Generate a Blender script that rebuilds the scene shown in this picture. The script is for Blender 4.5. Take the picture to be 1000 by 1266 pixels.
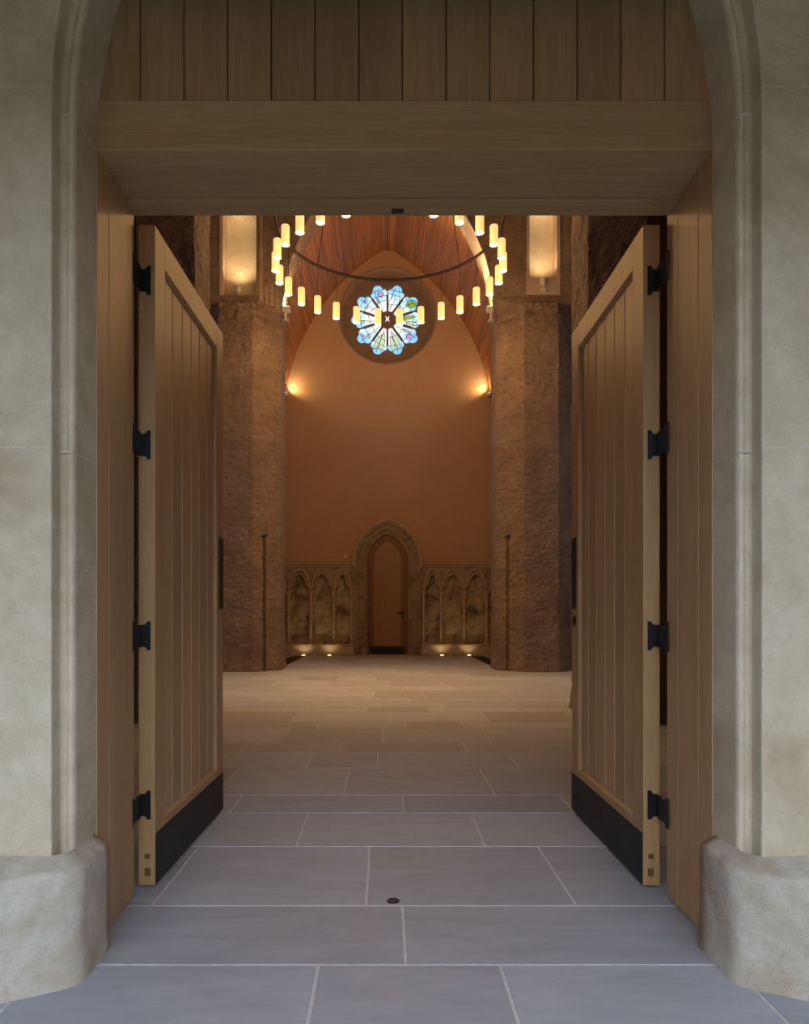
import bpy, bmesh, math, random
from mathutils import Vector, Matrix, noise
C = bpy.context.scene.collection
S = bpy.context.scene
PI = math.pi
random.seed(7)
for o in list(bpy.data.objects): bpy.data.objects.remove(o)

# ------------------------------------------------------------------ camera, sky, exposure
cam_d = bpy.data.cameras.new('camera'); cam = bpy.data.objects.new('camera', cam_d); C.objects.link(cam)
cam.location = (-0.065, 0.0, 1.10); cam.rotation_euler = (PI/2, 0, 0)
cam_d.sensor_fit = 'VERTICAL'; cam_d.sensor_height = 36; cam_d.lens = 24
cam_d.shift_x = 24/1266; cam_d.shift_y = 126/1266
cam_d.clip_start = 0.05
S.camera = cam
S.view_settings.view_transform = 'Standard'; S.view_settings.look = 'None'
S.view_settings.gamma = 1; S.view_settings.use_curve_mapping = False
S.view_settings.exposure = 0.0
w = bpy.data.worlds.new('sky'); S.world = w; w.use_nodes = True
bg = w.node_tree.nodes['Background']
SKY = 6.9
bg.inputs[0].default_value = (0.71, 0.86, 1.12, 1); bg.inputs[1].default_value = SKY

CHANDELIER_W = 52.0      # each pendant lamp
HALO_W = 14.5
TRANSEPT_W = 32.0
NICHE_W = 34.0
SOFFIT_W = 800.0           # second beam added to the right floodlight to brighten the arch soffit
VAULT_W = 185.0           # uplights on the pier heads
CORNER_W = 60.0
FLOORLIGHT_W = 3.0
DAY_W = 15.0             # daylight through the chancel side windows
WARM = (1.0, 0.55, 0.22)

# ------------------------------------------------------------------ helpers
def link(o):
    C.objects.link(o); return o
def mesh(name, verts, faces, mat=None, parent=None, uv=None, smooth=False, mats=None, fm=None):
    me = bpy.data.meshes.new(name)
    me.from_pydata([tuple(v) for v in verts], [], faces)
    bm = bmesh.new(); bm.from_mesh(me)
    bmesh.ops.recalc_face_normals(bm, faces=bm.faces)
    bm.to_mesh(me); bm.free()
    o = link(bpy.data.objects.new(name, me))
    for m in (mats or [mat]): me.materials.append(m)
    if fm:
        for p, i in zip(me.polygons, fm): p.material_index = i
    if smooth:
        for p in me.polygons: p.use_smooth = True
    if uv: boxuv(me)
    if parent: o.parent = parent
    return o
def boxuv(me):
    u = me.uv_layers.new(name='UVMap')
    for p in me.polygons:
        n = p.normal
        ax, ay, az = abs(n.x), abs(n.y), abs(n.z)
        for li in p.loop_indices:
            c = me.vertices[me.loops[li].vertex_index].co
            if az > ax and az > ay: u.data[li].uv = (c.x, c.y)
            elif ax > ay: u.data[li].uv = (c.y, c.z)
            else: u.data[li].uv = (c.x, c.z)
class MB:
    """collects boxes, tubes, lathes ... and links them as one mesh"""
    def __init__(s): s.v = []; s.f = []
    def add(s, v, f):
        n = len(s.v); s.v += [tuple(p) for p in v]; s.f += [tuple(i+n for i in q) for q in f]; return s
    def box(s, x0, x1, y0, y1, z0, z1):
        return s.add([(x0,y0,z0),(x1,y0,z0),(x1,y1,z0),(x0,y1,z0),(x0,y0,z1),(x1,y0,z1),(x1,y1,z1),(x0,y1,z1)],
                     [(0,3,2,1),(4,5,6,7),(0,1,5,4),(1,2,6,5),(2,3,7,6),(3,0,4,7)])
    def tube(s, pts, r, n=8, closed=False, cap=True):
        pts = [Vector(p) for p in pts]; m = len(pts); V = []; F = []
        up = None
        for i, p in enumerate(pts):
            if closed: t = pts[(i+1) % m]-pts[i-1]
            else: t = pts[min(i+1, m-1)]-pts[max(i-1, 0)]
            t.normalize()
            a = up if up is not None else (Vector((0,0,1)) if abs(t.z) < .9 else Vector((1,0,0)))
            b1 = a-t*a.dot(t); b1.normalize(); b2 = t.cross(b1); up = b1
            rr = r[i] if isinstance(r, (list, tuple)) else r
            for k in range(n):
                an = 2*PI*k/n; V.append(p+b1*math.cos(an)*rr+b2*math.sin(an)*rr)
        for i in range(m if closed else m-1):
            j = (i+1) % m
            for k in range(n):
                F.append((i*n+k, i*n+(k+1) % n, j*n+(k+1) % n, j*n+k))
        if cap and not closed: F += [tuple(range(n))[::-1], tuple((m-1)*n+k for k in range(n))]
        return s.add(V, F)
    def lathe(s, prof, c=(0,0,0), n=20):
        V = []; F = []
        for r, z in prof:
            for k in range(n):
                a = 2*PI*k/n; V.append((c[0]+r*math.cos(a), c[1]+r*math.sin(a), c[2]+z))
        for i in range(len(prof)-1):
            for k in range(n): F.append((i*n+k, i*n+(k+1) % n, (i+1)*n+(k+1) % n, (i+1)*n+k))
        F += [tuple(range(n))[::-1], tuple((len(prof)-1)*n+k for k in range(n))]
        return s.add(V, F)
    def prism(s, poly, y0, y1):           # polygon in x,z extruded along y
        n = len(poly)
        V = [(x, y0, z) for x, z in poly]+[(x, y1, z) for x, z in poly]
        F = [tuple(range(n)), tuple(range(n, 2*n))[::-1]]+[(i, (i+1) % n, n+(i+1) % n, n+i) for i in range(n)]
        return s.add(V, F)
    def build(s, name, mat, parent=None, smooth=False, bevel=0, uv=None):
        o = mesh(name, s.v, s.f, mat, parent, uv=uv, smooth=smooth)
        if bevel: bev(o, bevel)
        return o
def bev(o, w, seg=2):
    m = o.modifiers.new('bevel', 'BEVEL'); m.width = w; m.segments = seg; m.limit_method = 'ANGLE'; m.angle_limit = math.radians(35)
def tag(o, label=None, cat=None, group=None, kind=None):
    if label: o['label'] = label
    if cat: o['category'] = cat
    if group: o['group'] = group
    if kind: o['kind'] = kind
    return o
def empty(name, loc=(0,0,0), rz=0):
    o = link(bpy.data.objects.new(name, None)); o.location = loc; o.rotation_euler = (0,0,rz); o.empty_display_size = .1
    return o
def copy_tree(o, parent=None):
    c = o.copy(); C.objects.link(c)
    if parent is not None: c.parent = parent
    for ch in list(o.children): copy_tree(ch, c)
    return c
def lamp(name, kind, loc, power, color, parent=None, **kw):
    d = bpy.data.lights.new(name, kind); d.energy = power; d.color = color
    for k, v in kw.items(): setattr(d, k, v)
    o = link(bpy.data.objects.new(name, d)); o.location = loc
    if parent: o.parent = parent
    return o
def aim(o, target):
    o.rotation_euler = (Vector(target)-o.location).to_track_quat('-Z', 'Y').to_euler()

# ------------------------------------------------------------------ materials
def newmat(name):
    m = bpy.data.materials.new(name); m.use_nodes = True; nt = m.node_tree; b = nt.nodes['Principled BSDF']
    return m, nt, b
def N(nt, t, **kw):
    n = nt.nodes.new(t)
    for k, v in kw.items(): setattr(n, k, v)
    return n
def ramp(nt, fac, stops):
    r = N(nt, 'ShaderNodeValToRGB'); e = r.color_ramp.elements
    while len(e) < len(stops): e.new(0.5)
    for el, (p, c) in zip(e, stops): el.position = p; el.color = (*c, 1) if len(c) == 3 else c
    nt.links.new(fac, r.inputs[0]); return r.outputs[0]
def mix(nt, fac, a, b, mode='MIX'):
    m = N(nt, 'ShaderNodeMix', data_type='RGBA', blend_type=mode)
    for s, v in ((0, fac), (6, a), (7, b)):
        if hasattr(v, 'default_value'): nt.links.new(v, m.inputs[s])
        elif s == 0: m.inputs[0].default_value = v
        else: m.inputs[s].default_value = (*v, 1)
    return m.outputs[2]
def noise_tex(nt, vec, scale, detail=4, rough=.55, dist=0):
    n = N(nt, 'ShaderNodeTexNoise'); n.inputs['Scale'].default_value = scale; n.inputs['Detail'].default_value = detail
    n.inputs['Roughness'].default_value = rough; n.inputs['Distortion'].default_value = dist
    nt.links.new(vec, n.inputs['Vector']); return n.outputs['Fac']
def mapping(nt, vec, scale=(1,1,1), loc=(0,0,0)):
    m = N(nt, 'ShaderNodeMapping'); m.inputs['Scale'].default_value = scale; m.inputs['Location'].default_value = loc
    nt.links.new(vec, m.inputs['Vector']); return m.outputs[0]
def bump(nt, b, h, strength=.3, dist=.01):
    n = N(nt, 'ShaderNodeBump'); n.inputs['Strength'].default_value = strength; n.inputs['Distance'].default_value = dist
    nt.links.new(h, n.inputs['Height']); nt.links.new(n.outputs[0], b.inputs['Normal'])
def plain(name, col, rough=.5, metal=0, nscale=40, var=.15):
    m, nt, b = newmat(name); tc = N(nt, 'ShaderNodeTexCoord')
    f = noise_tex(nt, tc.outputs['Object'], nscale)
    c = ramp(nt, f, [(.3, tuple(x*(1-var) for x in col)), (.7, tuple(x*(1+var) for x in col))])
    nt.links.new(c, b.inputs['Base Color']); b.inputs['Roughness'].default_value = rough; b.inputs['Metallic'].default_value = metal
    return m
def oak(name, axis='z', a=(.53,.33,.155), d=(.38,.22,.094), plank=None, rough=.45):
    """oak with grain along axis; plank = (axis index, pitch, offset): each board its own tone"""
    m, nt, b = newmat(name); tc = N(nt, 'ShaderNodeTexCoord'); L = nt.links
    vec = tc.outputs['Object']
    st = {'x': (.35, 7, 7), 'y': (7, .35, 7), 'z': (7, 7, .35)}[axis]
    if plank:
        sep = N(nt, 'ShaderNodeSeparateXYZ'); L.new(vec, sep.inputs[0])
        k = N(nt, 'ShaderNodeMath', operation='SUBTRACT'); L.new(sep.outputs[plank[0]], k.inputs[0]); k.inputs[1].default_value = plank[2]
        q = N(nt, 'ShaderNodeMath', operation='DIVIDE'); L.new(k.outputs[0], q.inputs[0]); q.inputs[1].default_value = plank[1]
        fl = N(nt, 'ShaderNodeMath', operation='FLOOR'); L.new(q.outputs[0], fl.inputs[0])
        wn = N(nt, 'ShaderNodeTexWhiteNoise', noise_dimensions='1D'); L.new(fl.outputs[0], wn.inputs['W'])
        off = N(nt, 'ShaderNodeVectorMath', operation='MULTIPLY_ADD'); L.new(wn.outputs['Color'], off.inputs[0])
        off.inputs[1].default_value = (9, 9, 9); L.new(vec, off.inputs[2]); vec = off.outputs[0]; tone = wn.outputs['Value']
    mv = mapping(nt, vec, st)
    wv = N(nt, 'ShaderNodeTexNoise'); wv.inputs['Scale'].default_value = 1.0; wv.inputs['Detail'].default_value = 3; L.new(mv, wv.inputs['Vector'])
    rings = N(nt, 'ShaderNodeMath', operation='MULTIPLY'); L.new(wv.outputs['Fac'], rings.inputs[0]); rings.inputs[1].default_value = 14
    fr = N(nt, 'ShaderNodeMath', operation='PINGPONG'); L.new(rings.outputs[0], fr.inputs[0]); fr.inputs[1].default_value = 1
    fine = noise_tex(nt, mapping(nt, vec, tuple(s*9 if s > 1 else 2.5 for s in st)), 3.0, 3)
    c1 = ramp(nt, fr.outputs[0], [(0, d), (1, a)])
    c1 = mix(nt, .55, c1, tuple((x+y)/2 for x, y in zip(a, d)))
    c = mix(nt, .35, c1, ramp(nt, fine, [(.3, tuple(x*.7 for x in d)), (.6, a)]))
    if plank:
        c = mix(nt, 1.0, c, ramp(nt, tone, [(0, (.88,.87,.86)), (1, (1.07,1.06,1.04))]), 'MULTIPLY')
    big = noise_tex(nt, mapping(nt, vec, tuple(s*.2 for s in st)), 2.0, 2)
    c = mix(nt, 1.0, c, ramp(nt, big, [(.3, (.85,.84,.82)), (.7, (1.08,1.06,1.04))]), 'MULTIPLY')
    L.new(c, b.inputs['Base Color']); b.inputs['Roughness'].default_value = rough
    bump(nt, b, fine, .12, .004)
    return m
def stone(name, a, d, stain, scale=1.0, rough=.85, stain_amt=.55, bumpy=.25):
    m, nt, b = newmat(name); tc = N(nt, 'ShaderNodeTexCoord'); v = tc.outputs['Object']
    big = noise_tex(nt, v, 1.6*scale, 6, .62, .6); mid = noise_tex(nt, v, 9*scale, 6, .7); fine = noise_tex(nt, v, 90*scale, 4, .7)
    c = ramp(nt, mid, [(.3, d), (.65, a)])
    c = mix(nt, ramp(nt, big, [(.47, (0,0,0)), (.66, (stain_amt,)*3)]), c, stain)
    pits = ramp(nt, fine, [(.30, (.45,.42,.38)), (.40, (1,1,1))])
    c = mix(nt, .5, c, mix(nt, 1.0, c, pits, 'MULTIPLY'))
    nt.links.new(c, b.inputs['Base Color']); b.inputs['Roughness'].default_value = rough
    ad = N(nt, 'ShaderNodeMath', operation='ADD'); nt.links.new(mid, ad.inputs[0]); nt.links.new(fine, ad.inputs[1])
    bump(nt, b, ad.outputs[0], bumpy, .01)
    return m
def brick(name, c1, c2, mortar, dark, bw=.225, rh=.072, strength=.9):
    m, nt, b = newmat(name); tc = N(nt, 'ShaderNodeTexCoord'); L = nt.links
    v = tc.outputs['UV']; ob = tc.outputs['Object']
    wob = N(nt, 'ShaderNodeTexNoise'); wob.inputs['Scale'].default_value = 5; wob.inputs['Detail'].default_value = 3; L.new(ob, wob.inputs['Vector'])
    ma = N(nt, 'ShaderNodeVectorMath', operation='MULTIPLY_ADD'); L.new(wob.outputs['Color'], ma.inputs[0]); ma.inputs[1].default_value = (.085,.085,.085); L.new(v, ma.inputs[2])
    t = N(nt, 'ShaderNodeTexBrick'); L.new(ma.outputs[0], t.inputs['Vector'])
    t.inputs['Scale'].default_value = 1; t.inputs['Brick Width'].default_value = bw; t.inputs['Row Height'].default_value = rh
    t.inputs['Mortar Size'].default_value = .007; t.inputs['Mortar Smooth'].default_value = .6; t.inputs['Bias'].default_value = -.1
    t.inputs['Color1'].default_value = (*c1, 1); t.inputs['Color2'].default_value = (*c2, 1); t.inputs['Mortar'].default_value = (*mortar, 1)
    big = noise_tex(nt, ob, 1.3, 5, .6, .4); mid = noise_tex(nt, ob, 14, 6, .7); fine = noise_tex(nt, ob, 55, 4, .7)
    c = mix(nt, 1.0, t.outputs['Color'], ramp(nt, big, [(.3, (.70,.66,.66)), (.7, (1.15,1.12,1.05))]), 'MULTIPLY')
    c = mix(nt, ramp(nt, mid, [(.55, (0,0,0)), (.66, (.85,)*3)]), c, dark)
    c = mix(nt, ramp(nt, mid, [(.30, (.45,)*3), (.44, (0,0,0))]), c, mortar)
    L.new(c, b.inputs['Base Color']); b.inputs['Roughness'].default_value = .95
    h1 = N(nt, 'ShaderNodeMath', operation='MULTIPLY_ADD'); L.new(t.outputs['Fac'], h1.inputs[0]); h1.inputs[1].default_value = -.3; L.new(mid, h1.inputs[2])
    h2 = N(nt, 'ShaderNodeMath', operation='MULTIPLY_ADD'); L.new(fine, h2.inputs[0]); h2.inputs[1].default_value = .5; L.new(h1.outputs[0], h2.inputs[2])
    bump(nt, b, h2.outputs[0], strength, .03)
    return m
def glow(name, col, strength):
    m, nt, b = newmat(name)
    b.inputs['Base Color'].default_value = (*[min(1, x*.25) for x in col], 1)
    b.inputs['Emission Color'].default_value = (*col, 1); b.inputs['Emission Strength'].default_value = strength
    return m

M = {}
M['lime'] = stone('limestone', (.66,.57,.395), (.53,.445,.295), (.38,.29,.165), 1.1, .9, .75, .35)
M['plinth'] = stone('plinth_stone', (.64,.575,.46), (.47,.41,.31), (.38,.29,.17), 1.9, .9, .85, .6)
M['oldstone'] = stone('old_stone', (.38,.29,.20), (.25,.19,.13), (.10,.07,.045), 2.0, .9, .7, .4)
M['panelstone'] = stone('stained_panel_stone', (.44,.35,.24), (.32,.25,.165), (.075,.052,.032), 1.4, .95, .95, .4)
M['tracery'] = stone('tracery_stone', (.25,.18,.14), (.20,.145,.11), (.14,.105,.08), 2.0, .9, .5, .3)
M['bench'] = stone('bench_stone', (.55,.45,.32), (.46,.37,.26), (.36,.28,.19), 1.5, .85, .3, .2)
M['plaster'] = stone('warm_plaster', (.45,.29,.18), (.42,.27,.165), (.385,.245,.15), .5, .95, .35, .05)
M['niche'] = stone('niche_plaster', (.62,.52,.40), (.55,.46,.35), (.46,.36,.26), 2.0, .95, .4, .5)
M['brick'] = brick('old_brick', (.26,.18,.125), (.215,.15,.105), (.235,.175,.125), (.085,.058,.045))
M['darkbrick'] = brick('red_brick', (.25,.13,.075), (.17,.09,.055), (.23,.15,.095), (.06,.035,.025))
M['oak_z'] = oak('oak_upright', 'z')
M['oak_x'] = oak('oak_lintel', 'x', (.52,.345,.165), (.365,.23,.10), rough=.65)
M['oak_t'] = oak('oak_planks', 'z', (.44,.27,.125), (.31,.183,.075), plank=(0, 0.1464, -0.007), rough=.7)
M['oak_p'] = oak('oak_door_boards', 'z', (.58,.365,.18), (.45,.27,.125), plank=(1, 0.1373, .123))
M['oak_s'] = oak('oak_stile', 'z', (.56,.34,.15), (.40,.228,.092))
M['oak_y'] = oak('oak_rail', 'y', (.56,.35,.165), (.41,.24,.104))
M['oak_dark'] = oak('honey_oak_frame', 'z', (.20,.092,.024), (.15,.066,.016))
M['oak_back'] = oak('honey_oak_boards', 'z', (.34,.19,.095), (.28,.15,.07))
M['iron'] = plain('black_iron', (.014,.014,.016), .45, .3)
M['kick'] = plain('kick_plate_metal', (.022,.022,.024), .5, .4, 8, .25)
M['bronze'] = plain('dark_bronze', (.022,.017,.014), .5, .4)
M['steel'] = plain('dull_steel', (.30,.30,.31), .4, .8)
M['white'] = plain('white_metal', (.55,.52,.48), .5)
M['lead'] = plain('lead_came', (.02,.02,.022), .6)
M['cedar'] = None
M['shade'] = glow('frosted_shade', (1.0,.66,.235), 1.0)
M['disc'] = glow('lamp_diffuser', (1.0,.80,.48), 3.0)
M['lens'] = glow('lamp_lens', (1.0,.78,.45), 6.0)
M['sky_glass'] = glow('obscured_glass',(.72,.84,1.0),.8)
M['floorlens'] = glow('floor_lamp_lens', (1.0,.80,.5), 3.0)
def cedar():
    m, nt, b = newmat('cedar_slats'); tc = N(nt, 'ShaderNodeTexCoord'); ob = tc.outputs['Object']
    at = N(nt, 'ShaderNodeAttribute'); at.attribute_name = 'tone'
    g = noise_tex(nt, mapping(nt, ob, (30, .8, 30)), 1.0, 4)
    c = ramp(nt, g, [(.3, (.30,.13,.05)), (.7, (.48,.22,.085))])
    c = mix(nt, 1.0, c, ramp(nt, at.outputs['Fac'], [(0, (.6,.58,.58)), (1, (1.25,1.15,1.1))]), 'MULTIPLY')
    nt.links.new(c, b.inputs['Base Color']); b.inputs['Roughness'].default_value = .6
    return m
M['cedar'] = cedar()
def flags():
    m, nt, b = newmat('flagstone'); tc = N(nt, 'ShaderNodeTexCoord'); ob = tc.outputs['Object']
    at = N(nt, 'ShaderNodeAttribute'); at.attribute_name = 'tone'
    big = noise_tex(nt, ob, 1.7, 5, .6, .5); mid = noise_tex(nt, ob, 12, 5, .65)
    vein = noise_tex(nt, mapping(nt, ob, (1.2, 5, 1)), 2.2, 5, .6, .8)
    c = ramp(nt, vein, [(.3, (.325,.345,.365)), (.7, (.41,.435,.46))])
    c = mix(nt, ramp(nt, big, [(.5, (0,0,0)), (.75, (.4,)*3)]), c, (.34,.33,.33))
    c = mix(nt, 1.0, c, ramp(nt, at.outputs['Fac'], [(0, (.84,.82,.81)), (1, (1.1,1.1,1.1))]), 'MULTIPLY')
    nt.links.new(c, b.inputs['Base Color'])
    rr = ramp(nt, mid, [(.3, (.42,)*3), (.7, (.6,)*3)]); nt.links.new(rr, b.inputs['Roughness'])
    bump(nt, b, mid, .06, .005)
    return m
M['flag'] = flags()
M['lawn'] = plain('lawn', (.045,.06,.028), .95, 0, 6, .4)
M['grout'] = plain('grout', (.62,.57,.52), .9)

# ------------------------------------------------------------------ the floor
def build_floor():
    # rows of flagstones: row edges in depth, joints of the rows nearest the door; the rest by chance
    rows = [-1.5,-.9,-.3,.3,.95,1.55,2.139,2.572,3.228,3.774,4.145,4.876,5.43,5.84,6.584,6.94,7.67,8.02,8.56,8.97,9.77,10.46,11.3]
    while rows[-1] < 18.2: rows.append(rows[-1]+random.choice([.42,.55,.66,.76]))
    rows[-1] = 18.75
    known = {2.139: (-1.036, 0.0, 1.05), 1.55: (-0.274, 0.295), 2.572: (-0.138, 0.658), 3.228: (-0.489, 0.41), 3.774: (-0.928, 0.041, 0.987), 4.145: (-1.106, -0.318, 0.605), 4.876: (-0.629, -0.122, 0.895), 5.43: (-1.228, -0.425, 0.593, 1.172), 5.84: (-0.978, -0.091, 0.85), 6.584: (-0.725, 0.138, 0.709), 6.94: (-1.031, -0.01, 1.008)}
    V=[];F=[];FM=[];tone=[]
    g=.003; X0,X1=-7.0,7.0
    for a,b in zip(rows[:-1],rows[1:]):
        js=list(known.get(a,()))
        if not js:
            js=[random.uniform(-.5,.5)]
        js.sort()
        while js[0]>X0+.3: js.insert(0,js[0]-random.uniform(.62,1.15))
        while js[-1]<X1-.3: js.append(js[-1]+random.uniform(.62,1.15))
        for l,r in zip(js[:-1],js[1:]):
            t=random.random(); n=len(V)
            x0,x1,y0,y1=l+g,r-g,a+g,b-g; e=.003
            V+=[(x0,y0,-.01),(x1,y0,-.01),(x1,y1,-.01),(x0,y1,-.01),(x0+e,y0+e,0),(x1-e,y0+e,0),(x1-e,y1-e,0),(x0+e,y1-e,0)]
            F+=[(n+4,n+5,n+6,n+7),(n,n+1,n+5,n+4),(n+1,n+2,n+6,n+5),(n+2,n+3,n+7,n+6),(n+3,n,n+4,n+7)]
            FM+=[0]*5; tone+=[t]*8
    n=len(V); V+=[(X0-1,-1.5,-.0025),(X1+1,-1.5,-.0025),(X1+1,18.75,-.0025),(X0-1,18.75,-.0025)]; F+=[(n,n+1,n+2,n+3)]; FM+=[1]; tone+=[.5]*4
    o=mesh('floor',V,F,mats=[M['flag'],M['grout']],fm=FM)
    at=o.data.attributes.new('tone','FLOAT','POINT')
    for i,t in enumerate(tone): at.data[i].value=t
    tag(o,'grey sandstone flagstone floor with pale grout lines','floor',kind='structure')
build_floor()

# ------------------------------------------------------------------ stone front wall with the pointed doorway
def arch_path(hs, R, spring, z0, n=14):
    """open outline of a pointed arch, left foot to right foot"""
    c = R-hs; rise = math.sqrt(R*R-c*c); amax = math.atan2(rise, c)
    r = [(hs, z0), (hs, spring)]
    for i in range(1, n+1):
        a = amax*i/n; r.append((-c+R*math.cos(a), spring+R*math.sin(a)))
    l = [(-x, z) for x, z in r]
    return l[:-1]+[(0.0, r[-1][1])]+r[:-1][::-1]
def loft_wall(name, rings, outer, mat, uv=None, parent=None):
    """rings: [(y, path)] front to back, every path open at the floor with equal counts; outer: outline (x, z) from right foot round to left foot"""
    V=[];F=[]; n=len(rings[0][1]); m=len(outer)
    for y,p in rings:
        V+=[(x,y,z) for x,z in p]
    for i in range(len(rings)-1):
        for k in range(n-1): F.append((i*n+k,i*n+k+1,(i+1)*n+k+1,(i+1)*n+k))
    b=len(V); y0,y1=rings[0][0],rings[-1][0]
    V+=[(x,y0,z) for x,z in outer]; c=len(V); V+=[(x,y1,z) for x,z in outer]
    F.append(tuple(range(n))+tuple(range(b,b+m)))
    L=(len(rings)-1)*n
    F.append(tuple(range(L,L+n))+tuple(range(c,c+m)))
    for k in range(m-1): F.append((b+k,b+k+1,c+k+1,c+k))
    F.append((n-1,b,c,L+n-1)); F.append((0,b+m-1,c+m-1,L))
    return mesh(name,V,F,mat,parent,uv=uv)
SPR=2.65
outer=[(5.0,0),(5.0,5.2),(-5.0,5.2),(-5.0,0)]
P=lambda hs:arch_path(hs,hs+.62,SPR,0.0)
wf=loft_wall('wall_front',[(2.06,P(1.072)),(2.118,P(1.072)),(2.13,P(1.060)),(2.118,P(1.045)),(2.122,P(1.034)),(2.135,P(1.03)),(2.31,P(1.03)),(2.31,P(1.15)),(2.66,P(1.15))],outer,M['lime'])
bev(wf,.006,2); tag(wf,'pale limestone wall with moulded pointed arch round the doorway','wall',kind='structure')
# mortar joints across the moulding at the springing
jb=MB()
for s in (-1,1):
    jb.box(min(s*1.034,s*1.071),max(s*1.034,s*1.071),2.114,2.121,2.648,2.652)
    jb.box(min(s*1.029,s*1.033),max(s*1.029,s*1.033),2.13,2.285,2.6485,2.6515)
for s in (-1,1):
    jb.box(min(s*1.078,s*3.0),max(s*1.078,s*3.0),2.0585,2.07,1.600,1.6035)
    jb.box(min(s*1.036,s*1.071),max(s*1.036,s*1.071),2.1155,2.125,1.600,1.6035)
    jb.box(min(s*1.0285,s*1.04),max(s*1.0285,s*1.04),2.14,2.278,1.600,1.6025)
    jb.box(min(s*1.078,s*3.0),max(s*1.078,s*3.0),2.0588,2.07,2.690,2.693)
jb.build('mortar_joint',M['grout'],wf)
# the brick lining of the front wall on the inside
wi=loft_wall('wall_entrance',[(2.66,P(1.15)),(2.69,P(1.15))],[(7.0,0),(7.0,12.6),(-7.0,12.6),(-7.0,0)],M['darkbrick'],uv=True)
tag(wi,kind='structure')

def plinth(s, name, label):
    low=[(1.04,2.264),(.977,2.262),(.973,2.16),(.973,2.075),(.977,2.053),(.986,2.035),(1.0,2.02),(1.02,2.006),(1.07,1.981),(1.15,1.944),(1.3,1.90),(1.6,1.87),(2.4,1.86),(4.9,1.86)]
    top=[(1.04,2.264),(1.033,2.262),(1.032,2.19),(1.032,2.125),(1.034,2.11),(1.038,2.095),(1.046,2.082),(1.06,2.07),(1.09,2.06),(1.16,2.058),(1.30,2.056),(1.6,2.056),(2.4,2.056),(4.9,2.056)]
    lv=[(0,0,.010),(.05,0,.001),(.11,0,-.002),(.18,0,-.002),(.24,0,.0),(.29,0,.002),(.32,0,.002),(.334,.03,0),(.341,.10,0),(.346,.22,0),(.357,.6,0),(.370,1.0,0)]
    def interp(pts):
        out=[]
        for a,b in zip(pts[:-1],pts[1:]):
            L=math.hypot(b[0]-a[0],b[1]-a[1]); k=max(1,int(L/.06)) if L<.5 else 6
            out+=[(a[0]+(b[0]-a[0])*i/k,a[1]+(b[1]-a[1])*i/k) for i in range(k)]
        return out+[pts[-1]]
    # same parameter on both outlines
    LO=[];TO=[]
    for i in range(len(low)-1):
        L=math.hypot(low[i+1][0]-low[i][0],low[i+1][1]-low[i][1]); k=max(1,min(14,int(L/.05)))
        for j in range(k):
            t=j/k
            LO.append((low[i][0]*(1-t)+low[i+1][0]*t,low[i][1]*(1-t)+low[i+1][1]*t))
            TO.append((top[i][0]*(1-t)+top[i+1][0]*t,top[i][1]*(1-t)+top[i+1][1]*t))
    LO.append(low[-1]);TO.append(top[-1])
    V=[];F=[];n=len(LO)
    for z,t,push in lv:
        for (a,b),(c,d) in zip(LO,TO):
            x=a*(1-t)+c*t; y=b*(1-t)+d*t
            q=Vector((x*2.5,y*2.5,z*3+s*7)); w=noise.noise(q*1.5)*.012+noise.noise(q*6)*.004
            if t>.95: w=0
            x-=push*0.6+w*.6; y-=push+w*.8
            V.append((s*x,y,z+(noise.noise(q*2)*.006 if z>0 else 0)))
    for i in range(len(lv)-1):
        for k in range(n-1): F.append((i*n+k,i*n+k+1,(i+1)*n+k+1,(i+1)*n+k))
    o=mesh(name,V,F,M['plinth'],smooth=True)
    tag(o,label,'plinth',kind='structure')
plinth(-1,'baseboard_left','worn pale stone plinth at the foot of the wall left of the doorway')
plinth(1,'baseboard_right','worn pale stone plinth at the foot of the wall right of the doorway')

o=MB().box(-60,60,-60,2.2,-.06,-.012).build('ground_outside',M['lawn']); tag(o,kind='structure')
o=MB().box(-60,60,-10.4,-10,-.02,4.2).build('horizon_blocker',M['darkbrick'],uv=True); tag(o,kind='structure')  # added out of view behind the camera to block the low sky
for sx,nm in ((-1,'side_light_blocker_left'),(1,'side_light_blocker_right')):  # unseen side walls, added to cut light from the sides
    o=MB().box(min(sx*2.5,sx*2.8),max(sx*2.5,sx*2.8),-1.3,2.0,0,3.10).build(nm,M['darkbrick'],uv=True); tag(o,kind='structure')
# unseen porch block, shaped to keep sky light off the upper stone
o=MB().box(-4.9,4.9,-1.3,2.055,3.10,5.3).build('porch_sky_blocker',M['oak_x']); tag(o,kind='structure')

# ------------------------------------------------------------------ oak door frame
fr=empty('trim_1',(0,2.28,0)); tag(fr,'pale oak door frame with planked head filling the stone arch','door frame',kind='structure')
for s in (-1,1):
    b=MB()
    def bx(x0,x1,y0,y1,z0,z1): b.box(min(s*x0,s*x1),max(s*x0,s*x1),y0-2.28,y1-2.28,z0,z1)
    bx(1.026,1.14,2.279,2.376,.006,2.65); bx(1.0265,1.14,2.380,2.545,.006,2.65); bx(1.037 if s<0 else 1.027,1.14,2.548,2.645,.006,2.65); bx(1.034,1.14,2.30,2.62,.006,2.65)
    b.build('jamb',M['oak_z'],fr,bevel=.0025)
b=MB().box(-1.14,1.14,0,.096,2.65,2.815).box(-1.14,1.14,.100,.265,2.651,2.815).box(-1.14,1.14,.268,.365,2.642,2.815).box(-1.13,1.13,.02,.34,2.656,2.81)
b.build('lintel',M['oak_x'],fr,bevel=.003)
pl=MB(); p0=-.007-7*.1464
ar=arch_path(1.14,1.76,SPR,2.8)
def archz(x,hs=1.14,R=1.76):
    return SPR+math.sqrt(max(0,R*R-(abs(x)+R-hs)**2))
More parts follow.
